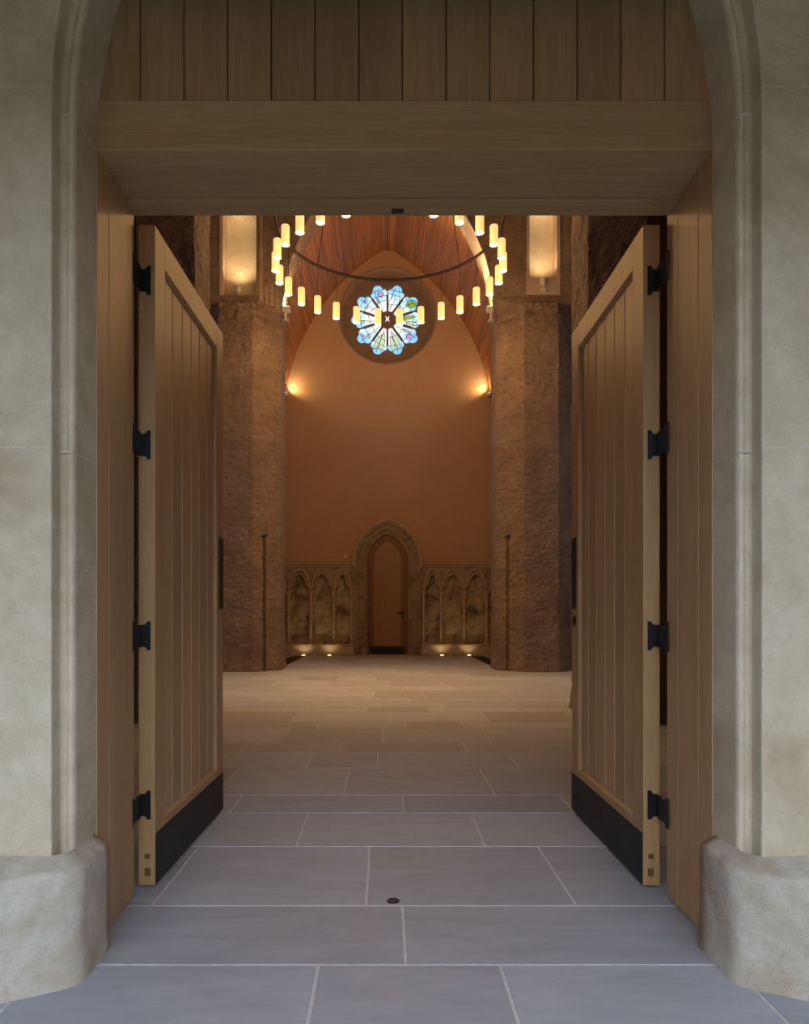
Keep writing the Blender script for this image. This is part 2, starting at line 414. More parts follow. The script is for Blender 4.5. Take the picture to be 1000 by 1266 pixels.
for i in range(14):
    x0,x1=p0+i*.1464+.0015,p0+(i+1)*.1464-.0015
    x0=max(x0,-1.12);x1=min(x1,1.12)
    if i==13: x1=1.12
    if i==0: x0=-1.12
    xs=[x0+(x1-x0)*k/5 for k in range(6)]
    pl.prism([(x0,2.8165),(x1,2.8165)]+[(x,max(2.82,archz(x))) for x in xs[::-1]],.006,.05)
b=pl.build('head_planks',M['oak_t'],fr,bevel=.004)
mb=MB().prism([(-1.12,2.816),(1.12,2.816)]+[(x,z) for x,z in arch_path(1.12,1.74,SPR,2.816)[1:-1]][::-1],.03,.36)
mb.build('head_backing',M['oak_t'],fr)
k=MB().box(-.0405,.0065,.318,.342,2.637,2.643)
k.build('bolt_keep',M['iron'],fr)

# ------------------------------------------------------------------ the two oak leaves
def door_leaf(s, x_near, x_far, name, label, lock):
    """local: hinge edge at y = 0, leaf runs along +y, visible face at x = 0, thickness away from the axis"""
    root=empty(name,(x_near,2.745,0),-math.atan2(x_far-x_near,1.077))
    tag(root,label,'door',kind='structure')
    W,T,z0,z1=1.075,.067,.008,2.665
    def bx(mb,x0,x1,y0,y1,a,c): mb.box(min(s*x0,s*x1),max(s*x0,s*x1),y0,y1,a,c)
    b=MB(); bx(b,0,T,0,.121,z0,z1); b.build('stile',M['oak_s'],root,bevel=.002)
    b=MB(); bx(b,0,T,W-.13,W,z0,z1); b.build('stile',M['oak_s'],root,bevel=.002)
    b=MB(); bx(b,.0004,T,.1213,W-.1303,z1-.122,z1); b.build('rail',M['oak_y'],root,bevel=.002)
    b=MB(); bx(b,.0004,T,.1213,W-.1303,z0,.25); b.build('rail',M['oak_y'],root,bevel=.002)
    b=MB(); n=6; p=(W-.13-.121)/n
    for i in range(n):
        y0,y1=.121+i*p+.0012,.121+(i+1)*p-.0012; a,c=.2502,z1-.1225; e=.005
        b.add([(s*.015,y0+e,a),(s*.015,y1-e,a),(s*(.015+e),y1,a),(s*.055,y1,a),(s*.055,y0,a),(s*(.015+e),y0,a),
               (s*.015,y0+e,c),(s*.015,y1-e,c),(s*(.015+e),y1,c),(s*.055,y1,c),(s*.055,y0,c),(s*(.015+e),y0,c)],
              [(0,1,2,3,4,5),(6,7,8,9,10,11)]+[(i_,(i_+1)%6,6+(i_+1)%6,6+i_) for i_ in range(6)])
    b.build('boards',M['oak_p'],root)
    b=MB(); ya,yb,za,zb=.1215,W-.1305,.2503,z1-.1226; q=.012     # chamfered bead round the panel
    V=[(s*.0002,ya,za),(s*.0002,yb,za),(s*.0002,yb,zb),(s*.0002,ya,zb),(s*.015,ya+q,za+q),(s*.015,yb-q,za+q),(s*.015,yb-q,zb-q),(s*.015,ya+q,zb-q)]
    b.add(V,[(0,1,5,4),(1,2,6,5),(2,3,7,6),(3,0,4,7)]); b.build('bead',M['oak_y'],root)
    b=MB(); bx(b,-.0025,.0,.006,W-.002,.012,.217); b.build('kick_plate',M['kick'],root,bevel=.0008)
    b=MB(); bx(b,.018,.042,-.0006,.0,.045,.078); bx(b,.020,.042,-.0006,.0,.115,.135); b.build('tenon_end',M['oak_dark'],root)
    # pull: dark plate with a sunk grip near the closing edge
    pz0,pz1=1.125,1.52
    b=MB(); y0,y1=W-.092,W-.006
    bx(b,-.004,0,y0,y0+.014,pz0,pz1);bx(b,-.004,0,y1-.014,y1,pz0,pz1);bx(b,-.004,0,y0+.014,y1-.014,pz0,pz0+.016);bx(b,-.004,0,y0+.014,y1-.014,pz1-.016,pz1)
    pu=b.build('pull_handle',M['iron'],root,bevel=.001)
    b=MB(); bx(b,-.0012,0,y0+.012,y1-.012,pz0+.014,pz1-.014); b.build('grip_plate',M['bronze'],pu)
    if lock:
        lk=MB(); pr=[(.0,0),(.03,0),(.03,.004),(.026,.006),(.012,.007),(.012,.009),(.0,.009)]
        V=[];F=[];nn=20
        for r,h in pr:
            for k_ in range(nn):
                a=2*PI*k_/nn; V.append((-s*h,W-.055+r*math.cos(a),1.062+r*math.sin(a)))
        for i in range(len(pr)-1):
            for k_ in range(nn): F.append((i*nn+k_,i*nn+(k_+1)%nn,(i+1)*nn+(k_+1)%nn,(i+1)*nn+k_))
        lk.add(V,F).box(min(-s*.008,-s*.013),max(-s*.008,-s*.013),W-.059,W-.051,1.046,1.078)
        lk.build('lock_turn',M['iron'],root)
    # H-shaped hinges standing on the hinge edge
    for hz in (2.44,1.779,1.012,.332):
        hh=.058; nh=.044
        xa,xb,xc=.017,.046,.062                      # x outward from the face, z
        poly=[(xa,-hh),(xb-.014,-hh)]
        for i in range(6):
            a=PI/2*i/5; poly.append((xb-.014*math.cos(a),-hh+.014*math.sin(a)))
        poly+=[(xc,-nh),(xc,nh)]
        for i in range(6):
            a=PI/2*(1-i/5); poly.append((xb-.014*math.cos(a),hh-.014*math.sin(a)))
        poly+=[(xb-.014,hh),(xa,hh)]
        h=MB().prism([(s*x,z+hz) for x,z in poly],-.0035,0)
        h.box(min(s*.0515,s*.057),max(s*.0515,s*.057),-.034,-.002,hz-nh,hz+nh)
        hp=h.build('hinge',M['iron'],root)
        kn=MB().lathe([(.0,-nh),(.0068,-nh),(.0068,-.016),(.0058,-.0155),(.0058,-.0145),(.0068,-.014),(.0068,.014),(.0058,.0145),(.0058,.0155),(.0068,.016),(.0068,nh),(0,nh)],(s*.055,-.038,hz),14)
        kn.build('knuckle',M['iron'],hp,smooth=False)
        jp=MB()
        # plate let into the rear of the jamb, seen edge on from the opening
        jx=.047; poly=[(-.128,-hh),(-.105,-hh)]+[(-.105+.014*(1-math.cos(PI/2*i/5)),-hh+.014*math.sin(PI/2*i/5)) for i in range(6)]+[(-.036,-nh),(-.036,nh)]
        poly+=[(-.105+.014*(1-math.cos(PI/2*(1-i/5))),hh-.014*math.sin(PI/2*(1-i/5))) for i in range(6)]+[(-.105,hh),(-.128,hh)]
        V=[(s*(jx-.002),y,z+hz) for y,z in poly]+[(s*(jx+.003),y,z+hz) for y,z in poly]; m=len(poly)
        jp.add(V,[tuple(range(m)),tuple(range(m,2*m))]+[(i,(i+1)%m,m+(i+1)%m,m+i) for i in range(m)])
        jp.build('jamb_plate',M['iron'],hp)
        sc=MB()
        for (xx,zz) in ((.027,.04),(.038,.015),(.027,-.013),(.024,-.045)):
            V=[(s*(xx+.004*math.cos(2*PI*k/10)),-.0042,hz+zz+.004*math.sin(2*PI*k/10)) for k in range(10)]+[(s*(xx+.004*math.cos(2*PI*k/10)),-.0035,hz+zz+.004*math.sin(2*PI*k/10)) for k in range(10)]
            sc.add(V,[tuple(range(10))]+[(i,(i+1)%10,10+(i+1)%10,10+i) for i in range(10)])
        sc.build('screw_heads',M['kick'],hp)
    return root
door_leaf(-1,-.990,-.972,'door_1','open oak door leaf hinged on the left jamb, with black kick plate and long pull',False)
door_leaf(1,.973,.980,'door_2','open oak door leaf hinged on the right jamb, with a round black lock under its pull',True)

# bolt socket in the floor
b=MB().lathe([(0,0),(.024,0),(.024,.003),(.020,.005),(.017,.005),(.015,.002),(0,.002)],(0,0,0),24)
fb=b.build('floor_bolt_socket',M['iron']); fb.location=(-.034,2.615,0)
tag(fb,'small round black bolt socket set in the flagstones between the two oak doors','bolt socket')

# ------------------------------------------------------------------ brick piers of the crossing
AP=.78; SIDE=AP*2*math.tan(PI/8)
def pier_mesh(slot, H=7.0, seed=0, step=.045):
    """octagon with rough brick faces; slot: a narrow upright chase in the facet that looks to (-1,-1)"""
    outline=[]; L=SIDE
    for k in range(8):
        a=-PI/2+k*PI/4-PI/4*0     # facet normals: k=0 faces -y
        n=Vector((math.cos(a),math.sin(a))); t=Vector((-n.y,n.x))
        m=int(L/step)
        for i in range(m):
            u=-L/2+L*i/m
            outline.append((n*AP+t*u,n,k,u))
    # facet looking to (-1,-1): normal angle -135 deg -> k = 7
    P=len(outline); rows=int(H/step); V=[];F=[]
    zs=[H*i/rows for i in range(rows+1)]
    for zi,z in enumerate(zs):
        for (p,n,k,u) in outline:
            q=Vector((p.x,p.y,z))
            nn=Vector((p.x,p.y)).normalized()
            d=noise.noise(q*3.1+Vector((seed,0,0)))*.016+noise.noise(q*11)*.012+noise.noise(q*26)*.008
            if z<.22: d+=.025*(1-z/.22)
            if z>H-.35: d-= .04*(z-(H-.35))/.35 - noise.noise(q*8)*.04
            if slot and k==7 and z<2.62:
                wdt=.0195 if z<2.56 else .045
                if abs(u+.06+noise.noise(Vector((z*5,seed,0)))*.01)<wdt: d-=.09
            V.append((p.x+nn.x*d,p.y+nn.y*d,z))
    for i in range(rows):
        for k in range(P):
            j=(k+1)%P; F.append((i*P+k,i*P+j,(i+1)*P+j,(i+1)*P+k))
    F.append(tuple(rows*P+k for k in range(P)))
    me=bpy.data.meshes.new('brick_pier'); me.from_pydata(V,[],F)
    u=me.uv_layers.new(name='UVMap')
    for p in me.polygons:
        ids=[me.loops[l].vertex_index%P for l in p.loop_indices]
        wrap=max(ids)-min(ids)>P/2
        for l,i in zip(p.loop_indices,ids):
            uu=i*SIDE*8/P
            if wrap and i<P/2: uu+=SIDE*8
            u.data[l].uv=(uu,V[me.loops[l].vertex_index][2])
    me.materials.append(M['brick'])
    return me
pm_slot=pier_mesh(True,step=.038); pm_plain=pier_mesh(False,7.0,3)
PX=2.89; PE=13.68; PW=7.64
def pier(me,x,y,rz,label):
    o=link(bpy.data.objects.new('brick_pier',me)); o.location=(x,y,0); o.rotation_euler=(0,0,rz)
    tag(o,label,'pillar','octagonal brick piers of the crossing',kind='thing'); return o
pier(pm_slot,PX,PE,0,'octagonal brick pier right of the far arch, below the smooth framed niche')
pier(pm_slot,-PX,PE,PI/2,'octagonal brick pier left of the far arch, below the rough plaster niche')
pier(pm_plain,PX,PW,0,'near brick pier half hidden behind the right open oak door')
pier(pm_plain,-PX,PW,PI/2,'near brick pier half hidden behind the left open oak door')

# ------------------------------------------------------------------ walls of the crossing
def wallbox(name,x0,x1,y0,y1,z0,z1,mat,label=None):
    o=MB().box(x0,x1,y0,y1,z0,z1).build(name,mat,uv=True); tag(o,label,kind='structure'); return o
for s,nm,k in ((-1,'wall_left',4),(1,'wall_right',5)):
    b=MB()
    for y0,y1,z0,z1 in ((2.69,14.5,0,2.2),(2.69,14.5,5.6,12.6),(2.69,9.2,2.2,5.6),(11.2,14.5,2.2,5.6)): b.box(min(s*6.0,s*6.3),max(s*6.0,s*6.3),y0,y1,z0,z1)
    o=b.build(nm,M['darkbrick'],uv=True); tag(o,kind='structure')
    wn=empty('window_%d'%k,(s*6.16,10.2,2.2)); tag(wn,kind='structure')
    m=MB()
    for yy in (-.97,-.33,.33,.97): m.box(-.03,.03,yy-.03,yy+.03,0,3.4)
    for zz in (.03,.85,1.7,2.55,3.37): m.box(-.03,.03,-1,1,zz-.03,zz+.03)
    m.build('window_frame',M['iron'],wn)
    MB().box(-.006+s*.04,.006+s*.04,-1,1,0,3.4).build('glass',M['sky_glass'],wn)
    a=lamp('window_daylight','AREA',(s*5.95,10.2,3.9),TRANSEPT_W,(.72,.82,1.0),shape='RECTANGLE',size=1.9,size_y=3.2); aim(a,(0,10.2,2.6))
o=MB().box(-6.3,6.3,2.69,14.5,12.6,12.8).build('ceiling_crossing',M['oak_y']); tag(o,kind='structure')
wallbox('wall_transept_left',-6.0,-3.72,13.3,13.6,0,7.0,M['darkbrick'])
wallbox('wall_transept_right',3.72,6.0,13.3,13.6,0,7.0,M['darkbrick'])

# wall above the far piers, with the pointed arch and two plastered niches
def arch_half(hs,sp,z0,n=16):
    return arch_path(hs,2*hs,sp,z0,n)
def rough(o,amt,scale,sub):
    bm=bmesh.new(); bm.from_mesh(o.data)
    bmesh.ops.subdivide_edges(bm,edges=bm.edges,cuts=sub,use_grid_fill=True); bm.to_mesh(o.data); bm.free()
YF,YR=13.06,14.52
A0=arch_half(2.13,6.80,7.02); A1=arch_half(2.20,6.93,7.02); YA=13.50
# front outline with the niches cut in from the foot so the face stays one outline
NL=(-3.235,-2.52); NR=(2.64,3.29); NB=7.2; NT=9.6
def face_poly():
    return [(2.50,7.02),(6.0,7.02),(6.0,12.6),(-6.0,12.6),(-6.0,7.02),(-2.50,7.02)]
def wall_arch():
    n=len(A0); seg=7
    rings=[]
    for i in range(seg+1):
        t=i/seg; y=YA+(YR-YA)*t
        path=[]
        for j,((x0,z0),(x1,z1)) in enumerate(zip(A0,A1)):
            x=x0*(1-t)+x1*t; z=z0*(1-t)+z1*t
            q=Vector((x*3,y*3,z*3)); r=noise.noise(q*2)*.03+noise.noise(q*5)*.015
            path.append((x+r*(1 if x>0 else -1),z+abs(r)*.4 if z>7.1 else z))
        rings.append((y,path))
    bm=bmesh.new()
    vr=[[bm.verts.new((x,y,z)) for x,z in p] for y,p in rings]
    for a,b in zip(vr[:-1],vr[1:]):
        for k in range(n-1): bm.faces.new((a[k],a[k+1],b[k+1],b[k]))
    def cap(arch,y,holes):
        ov=[bm.verts.new((x,y,z)) for x,z in face_poly()]
        es=[]
        loop=arch+ov
        for a,b in zip(loop,loop[1:]+loop[:1]):
            e=bm.edges.get((a,b)) or bm.edges.new((a,b)); es.append(e)
        hv=[]
        for h in holes:
            v=[bm.verts.new((x,y,z)) for x,z in h]; hv.append(v)
            for a,b in zip(v,v[1:]+v[:1]): es.append(bm.edges.new((a,b)))
        bmesh.ops.triangle_fill(bm,edges=es,use_beauty=True)
        return hv,ov
    holes=[[(NL[0],NB),(NL[1],NB),(NL[1],NT),(NL[0],NT)],[(NR[0],NB),(NR[1],NB),(NR[1],NT),(NR[0],NT)]]
    hv,o0=cap(vr[0],YF,holes); _,o1=cap(vr[-1],YR,[])
    for v in hv:
        bk=[bm.verts.new((p.co.x,YF+.5,p.co.z)) for p in v]
        for i in range(4): bm.faces.new((v[i],v[(i+1)%4],bk[(i+1)%4],bk[i]))
        bm.faces.new(bk)
    for i in range(5): bm.faces.new((o0[i],o0[i+1],o1[i+1],o1[i]))
    bm.faces.new((o0[0],o1[0],vr[-1][-1],vr[0][-1])); bm.faces.new((o0[5],o1[5],vr[-1][0],vr[0][0]))
    bmesh.ops.recalc_face_normals(bm,faces=bm.faces)
    me=bpy.data.meshes.new('wall_arch'); bm.to_mesh(me); bm.free()
    me.materials.append(M['brick']); boxuv(me)
    # soffit unwrapped along its own curve
    o=link(bpy.data.objects.new('wall_arch',me))
    tag(o,'rough brick wall above the far piers, opened by a broad pointed arch','wall',kind='structure')
    return o
wall_arch()
# plaster linings of the niches
def niche(x0,x1,inner0,inner1,zi,name,label,depth):
    r=empty(name,((x0+x1)/2,YF,NB)); cx=(x0+x1)/2; tag(r,label,'niche',kind='structure')
    a,b=x0-cx,x1-cx; i0,i1=inner0-cx,inner1-cx; H=NT-NB
    m=MB()
    m.box(a+.002,i0,-.01,depth,.002,H-.002).box(i1,b-.002,-.01,depth,.002,H-.002)
    if zi>0: m.box(i0,i1,-.01,depth,.002,zi)
    m.build('reveal',M['plaster_n'],r,bevel=.006)
    nx,nz=18,60; V=[];F=[]
    for j in range(nz+1):
        for i in range(nx+1):
            x=i0+(i1-i0)*i/nx; z=zi+(H-zi)*j/nz
            q=Vector((x*4+cx,z*4,1)); V.append((x,depth-.02-(noise.noise(q)*.02+noise.noise(q*3)*.012)*(1 if x0<0 else .35),z))
    for j in range(nz):
        for i in range(nx): k=j*(nx+1)+i; F.append((k,k+1,k+nx+2,k+nx+1))
    mesh('back_panel',V,F,M['niche'],r,smooth=True)
    hb=MB().box(-.05,.05,-.06,.0,H-.16,H-.02).build('down_lamp',M['white'],r,bevel=.005)
    l=lamp('niche_wash','SPOT',(0,-.08,H-.2),NICHE_W*1.1,(1,.70,.34),r,spot_size=1.5,spot_blend=1.0,shadow_soft_size=.05); aim(l,(0,.30,H-1.35))
M['plaster_n']=stone('niche_reveal_plaster',(.44,.33,.27),(.40,.30,.24),(.36,.26,.2),1.0,.95,.3,.1)
niche(NL[0],NL[1],NL[0]+.07,NL[1]-.01,.0,'trim_2','uneven plaster niche glowing above the left far pier',.34)
niche(NR[0],NR[1],NR[0]+.06,NR[1]-.075,.33,'trim_3','smooth framed plaster niche glowing above the right far pier',.30)
# moulded stone shafts between the left niche and the arch
for k,(x,r,top) in enumerate(((-2.47,.05,10.6),(-2.37,.035,10.6),(-2.29,.05,10.4),(-2.20,.04,10.2))):
    o=MB().tube([(0,0,0),(0,0,1.2),(0,0,top-7.1)],r,10).build('trim_%d'%(k+4),M['shaft'] if 'shaft' in M else M['oldstone'])
    o.location=(x,YF+.02+max(0,(2.50+x))*1.15,7.1); tag(o,'upright moulded stone shaft beside the rough plaster niche','moulding',kind='structure')

# ------------------------------------------------------------------ chancel: side walls, end wall, slatted vault
YB=18.57; VS=6.10; VH=2.87; VR=5.74
def vault_profile(off=0.0, n=40):
    """right half from springing to apex: pointed, with an eased apex; off moves it outward"""
    c=VR-VH; xt=.28; a1=math.acos((c+xt)/VR); th=PI/2-a1; r=xt/math.sin(th); zt=VR*math.sin(a1); zc=zt-r*math.cos(th)
    out=[]
    L1=VR*a1; L2=r*th; k1=int(n*L1/(L1+L2))
    for i in range(k1): a=a1*i/k1; out.append((-c+(VR+off)*math.cos(a),VS+(VR+off)*math.sin(a)))
    k2=n-k1
    for i in range(k2+1): t=th*(1-i/k2); out.append(((r+off)*math.sin(t),VS+zc+(r+off)*math.cos(t)))
    out[-1]=(0.0,out[-1][1])
    return out
M['cream']=M['plaster']
for s,nm in ((-1,'wall_chancel_left'),(1,'wall_chancel_right')):
    # a tall window opening lets daylight in near the arch
    x0,x1=(VH,VH+.3)
    b=MB()
    for (y0,y1,z0,z1) in ((14.53,YB+.4,0,4.6),(14.53,14.9,4.6,5.9),(16.2,YB+.4,4.6,5.9),(14.53,YB+.4,5.9,VS)):
        b.box(min(s*x0,s*x1),max(s*x0,s*x1),y0,y1,z0,z1)
    o=b.build(nm,M['cream']); tag(o,kind='structure')
    wn=empty('window_%d'%(2 if s<0 else 3),(s*(VH+.2),15.55,4.6)); tag(wn,kind='structure')
    m=MB()
    for yy in (-.65,-.22,.22,.65): m.box(-.02,.02,yy-.02,yy+.02,0,1.3)
    for zz in (.02,.65,1.28): m.box(-.02,.02,-.65,.65,zz-.02,zz+.02)
    m.build('window_frame',M['iron'],wn)
    a=lamp('window_daylight','AREA',(s*(VH+.12),15.55,5.25),DAY_W,(.72,.78,1.0),shape='RECTANGLE',size=1.2,size_y=1.2)
    aim(a,(-s*2.0,15.3,8.2)); a.data.spread=2.4
def vault():
    V=[];F=[];tone=[]
    npl=112; pin=vault_profile(0,npl); pout=vault_profile(.025,npl)
    for s in (-1,1):
        for i in range(npl):
            (x0,z0),(x1,z1)=pin[i],pin[i+1]; (u0,w0),(u1,w1)=pout[i],pout[i+1]; q=.74
            x1,z1=x0+(x1-x0)*q,z0+(z1-z0)*q; u1,w1=u0+(u1-u0)*q,w0+(w1-w0)*q
            t=random.random(); y=14.50
            while y<YB:
                y1=min(YB,y+random.uniform(1.6,3.6))
                if YB-y1<.4: y1=YB
                n=len(V); t=.35*t+.65*random.random()
                for yy in (y,y1):
                    for (a,r) in ((x0,z0),(x1,z1),(u1,w1),(u0,w0)): V.append((s*a,yy,r))
                F+=[(n,n+1,n+5,n+4),(n+1,n+2,n+6,n+5),(n+3,n,n+4,n+7),(n,n+3,n+2,n+1),(n+4,n+5,n+6,n+7)]
                tone+=[t]*8; y=y1
    o=mesh('ceiling_vault',V,F,M['cedar'])
    at=o.data.attributes.new('tone','FLOAT','POINT')
    for i,t in enumerate(tone): at.data[i].value=t
    tag(o,'pointed vault of narrow reddish timber slats over the far end','ceiling',kind='structure')
    V=[];F=[]
    pts=vault_profile(.03,30)[:-1]
    full=pts+[(-x,z) for x,z in pts[::-1]]
    for yy in (14.50,YB+.2): V+=[(x,yy,z) for x,z in full]
    n=len(full)
    for i in range(n-1): F.append((i,i+1,n+i+1,n+i))
    mesh('backing',V,F,M['backing'],o)
M['backing']=plain('dark_backing',(.03,.018,.012),.9)
vault()

RC=9.21; RR=1.30
def end_wall():
    bm=bmesh.new()
    pts=[(3.1,0),(3.1,VS)]+vault_profile(.05,24)
    pts=[p for p in pts]
    out=pts+[(-x,z) for x,z in pts[::-1]]
    o2=[]
    for p in out:
        if not o2 or math.hypot(p[0]-o2[-1][0],p[1]-o2[-1][1])>1e-3: o2.append(p)
    ov=[bm.verts.new((x,YB,z)) for x,z in o2]; n=64
    def ring(r,y): return [bm.verts.new((r*math.cos(2*PI*k/n),y,RC+r*math.sin(2*PI*k/n))) for k in range(n)]
    r0=ring(RR,YB); r1=ring(RR,YB+.45)
    es=[bm.edges.new((a,b)) for a,b in zip(ov,ov[1:]+ov[:1])]+[bm.edges.new((a,b)) for a,b in zip(r0,r0[1:]+r0[:1])]
    bmesh.ops.triangle_fill(bm,edges=es,use_beauty=True)
    for k in range(n): bm.faces.new((r0[k],r0[(k+1)%n],r1[(k+1)%n],r1[k]))
    bmesh.ops.recalc_face_normals(bm,faces=bm.faces)
    me=bpy.data.meshes.new('wall_back'); bm.to_mesh(me); bm.free(); me.materials.append(M['plaster'])
    o=link(bpy.data.objects.new('wall_back',me)); tag(o,'warm peach plaster end wall with a pointed top','wall',kind='structure')
end_wall()

# ------------------------------------------------------------------ rose window
def rose():
    r=empty('window_1',(0,YB,RC)); tag(r,'round rose window of ten stained glass petals high in the end wall','window',kind='structure')
    n=72
    # moulded ring
    prof=[(1.33,-.012),(1.325,-.03),(1.295,-.03),(1.285,-.008),(1.27,.05),(1.25,.065),(1.245,.09),(1.21,.16),(1.19,.17),(1.17,.26)]
    V=[];F=[]
    for rr,y in prof:
        for k in range(n): V.append((rr*math.cos(2*PI*k/n),y,rr*math.sin(2*PI*k/n)))
    for i in range(len(prof)-1):
        for k in range(n): F.append((i*n+k,i*n+(k+1)%n,(i+1)*n+(k+1)%n,(i+1)*n+k))
    mesh('moulded_ring',V,F,M['tracery2'],r,smooth=False)
    # petal outline in its own frame (v along the radius)
    def petal(grow=0):
        out=[]; c0=(0,.70); T=64
        circ=[((0,.865),.135+grow),((.112,.755),.118+grow),((-.112,.755),.118+grow),((0,.72),.12+grow)]
        for k in range(T):
            a=2*PI*k/T; d=(math.sin(a),math.cos(a)); best=.02
            for (cx,cy),R in circ:
                ex,ey=cx-c0[0],cy-c0[1]; b=d[0]*ex+d[1]*ey; disc=b*b-(ex*ex+ey*ey-R*R)
                if disc>0: best=max(best,b+math.sqrt(disc))
            # wedge towards the hub
            poly=[(-.195-grow,.70),(.195+grow,.70),(.05+grow,.235-grow),(-.05-grow,.235-grow)]
            for p,q in zip(poly,poly[1:]+poly[:1]):
                ax,ay=p[0]-c0[0],p[1]-c0[1]; bx_,by=q[0]-p[0],q[1]-p[1]
                den=d[0]*by-d[1]*bx_
                if abs(den)>1e-9:
                    t=(ax*by-ay*bx_)/den; u=(ax*d[1]-ay*d[0])/den
                    if t>0 and -1e-6<=u<=1+1e-6: best=max(best,t)
            out.append((c0[0]+d[0]*best,c0[1]+d[1]*best))
        return out
    pet=petal()
    R0=1.19; V=[]; F=[]; c0=(0,.70); q18=math.tan(PI/10)
    grown=petal(.018); T=len(pet)
    def to_edge(d):           # ray from the petal centre to the border of its 36 degree sector
        best=9
        for s in (-1,1):
            den=d[0]*s-q18*d[1]                     # s*x = tan18 * z
            if den>1e-9: best=min(best,q18*c0[1]/den)
        b=d[1]*c0[1]; t=-b+math.sqrt(b*b-(c0[1]**2-R0**2)); best=min(best,t)
        return (d[0]*best,c0[1]+d[1]*best)
    corner=(R0*math.sin(PI/10),R0*math.cos(PI/10))
    for i in range(10):
        a=math.radians(18+36*i); ca,sa=math.cos(a),math.sin(a); nb=len(V)
        def put(p,y): V.append((p[0]*ca+p[1]*sa,y,-p[0]*sa+p[1]*ca))
        edge=[]
        for k in range(T):
            d=(math.sin(2*PI*k/T),math.cos(2*PI*k/T)); edge.append(to_edge(d))
        # pull the nearest ray onto each outer corner so that sectors meet
        for cx in (corner[0],-corner[0]):
            k=min(range(T),key=lambda k:math.hypot(edge[k][0]-cx,edge[k][1]-corner[1])); edge[k]=(cx,corner[1])
        kb=T//2; edge[kb]=(0,0)
        for p in edge: put(p,.22)
        for p in grown: put(p,.22)
        for p in pet: put(p,.25)
        for p in pet: put(p,.34)
        for A in range(3):
            for k in range(T): F.append((nb+A*T+k,nb+A*T+(k+1)%T,nb+(A+1)*T+(k+1)%T,nb+(A+1)*T+k))
    mesh('tracery',V,F,M['tracery'],r)
    hub=MB()
    V=[];F=[]
    for rr,y in ((.20,.235),(.20,.20),(.185,.19),(.13,.19),(.12,.205),(.0,.205)):
        for k in range(32): V.append((rr*math.cos(2*PI*k/32),y,rr*math.sin(2*PI*k/32)))
    for i in range(5):
        for k in range(32): F.append((i*32+k,i*32+(k+1)%32,(i+1)*32+(k+1)%32,(i+1)*32+k))
    hb=hub.add(V,F).build('hub',M['tracery'],r)
    mk=MB()
    for s in (-1,1):      # the small pale ")(" of glass in the hub
        pts=[(s*(.018+.05*(1-math.cos(t))),.199,.062*math.sin(t)*1.1) for t in [(-1+2*i/8)*1.25 for i in range(9)]]
        mk.tube(pts,[.006+.007*math.sin(PI*(i+.6)/9.2) for i in range(9)],6)
    mk.box(-.02,.02,.196,.202,-.010,.010)
    mk.build('hub_glass',M['g_white'],hb)
    # what each petal shows, clockwise from the top right one
    kinds=['white','leaf','greenband','pinkflower','greenlong','greenlong','pale','pale','pale','pinkflower']
    for i,kd in enumerate(kinds):
        g=empty('glass_petal'); g.parent=r; g.rotation_euler=(0,math.radians(18+36*i),0)
        g_me=MB(); m=len(pet)
        g_me.add([(x,.30,z) for x,z in pet]+[(x,.306,z) for x,z in pet],[tuple(range(m)),tuple(range(m,2*m))[::-1]]+[(k,(k+1)%m,m+(k+1)%m,m+k) for k in range(m)])
        rnd=random.Random(i*5+1)
        me_o=g_me.build('glass',M['g_%d'%(i%3)],g)
        L=MB(); th=.0075
        def line(pts): L.tube([(x,.296,z) for x,z in pts],th,5)
        def inside(z):       # half width of the petal at z
            best=.03
            for x,zz in pet:
                if abs(zz-z)<.03: best=max(best,abs(x))
            return best
        # cross leads and one long lead
        for z in (.50+rnd.uniform(-.05,.05),.70+rnd.uniform(-.04,.04),.84):
            hw=inside(z)-.01; dz=rnd.uniform(-.05,.05)
            line([(-hw,z-dz),(0,z+rnd.uniform(-.02,.02)),(hw,z+dz)])
        x0=rnd.uniform(-.05,.05)
        line([(x0*.3,.27),(x0,.5),(x0+rnd.uniform(-.06,.06),.72),(x0*1.5,.93)])
        def piece(poly,mat,nm,y=.292):
            p=MB(); q=len(poly); p.add([(x,y,z) for x,z in poly]+[(x,y+.006,z) for x,z in poly],[tuple(range(q)),tuple(range(q,2*q))[::-1]]+[(k,(k+1)%q,q+(k+1)%q,q+k) for k in range(q)])
            p.build(nm,mat,g); line2=[(x,.290,z) for x,z in poly]; L.tube(line2,.0065,5,closed=True)
        def leaf(cx,cz,ln,wd,ang):
            pts=[]
            for k in range(9):
                t=k/8; pts.append((wd*math.sin(PI*t),ln*(t-.5)))
            for k in range(1,8):
                t=1-k/8; pts.append((-wd*math.sin(PI*t),ln*(t-.5)))
            ca,sa=math.cos(ang),math.sin(ang)
            return [(cx+x*ca+z*sa,cz-x*sa+z*ca) for x,z in pts]
        if kd=='leaf':
            piece(leaf(.02,.80,.33,.11,.35),M['g_green'],'leaf_glass')
            line([(-.05,.66),(.09,.93)])
        elif kd=='greenband':
            piece(leaf(-.07,.55,.5,.05,-.15),M['g_green'],'leaf_glass'); piece(leaf(.09,.70,.42,.05,.15),M['g_pale'],'leaf_glass')
        elif kd=='greenlong':
            piece(leaf(-.05,.62,.60,.065,-.10),M['g_pale'],'leaf_glass'); piece(leaf(.07,.66,.5,.06,.14),M['g_pale'],'leaf_glass')
        elif kd=='pinkflower':
            piece(leaf(.05 if i==9 else .02,.74,.17,.075,.2),M['g_pink'],'flower_glass'); piece(leaf(-.08,.60,.2,.03,-.4),M['g_pale'],'leaf_glass')
        elif kd=='pale':
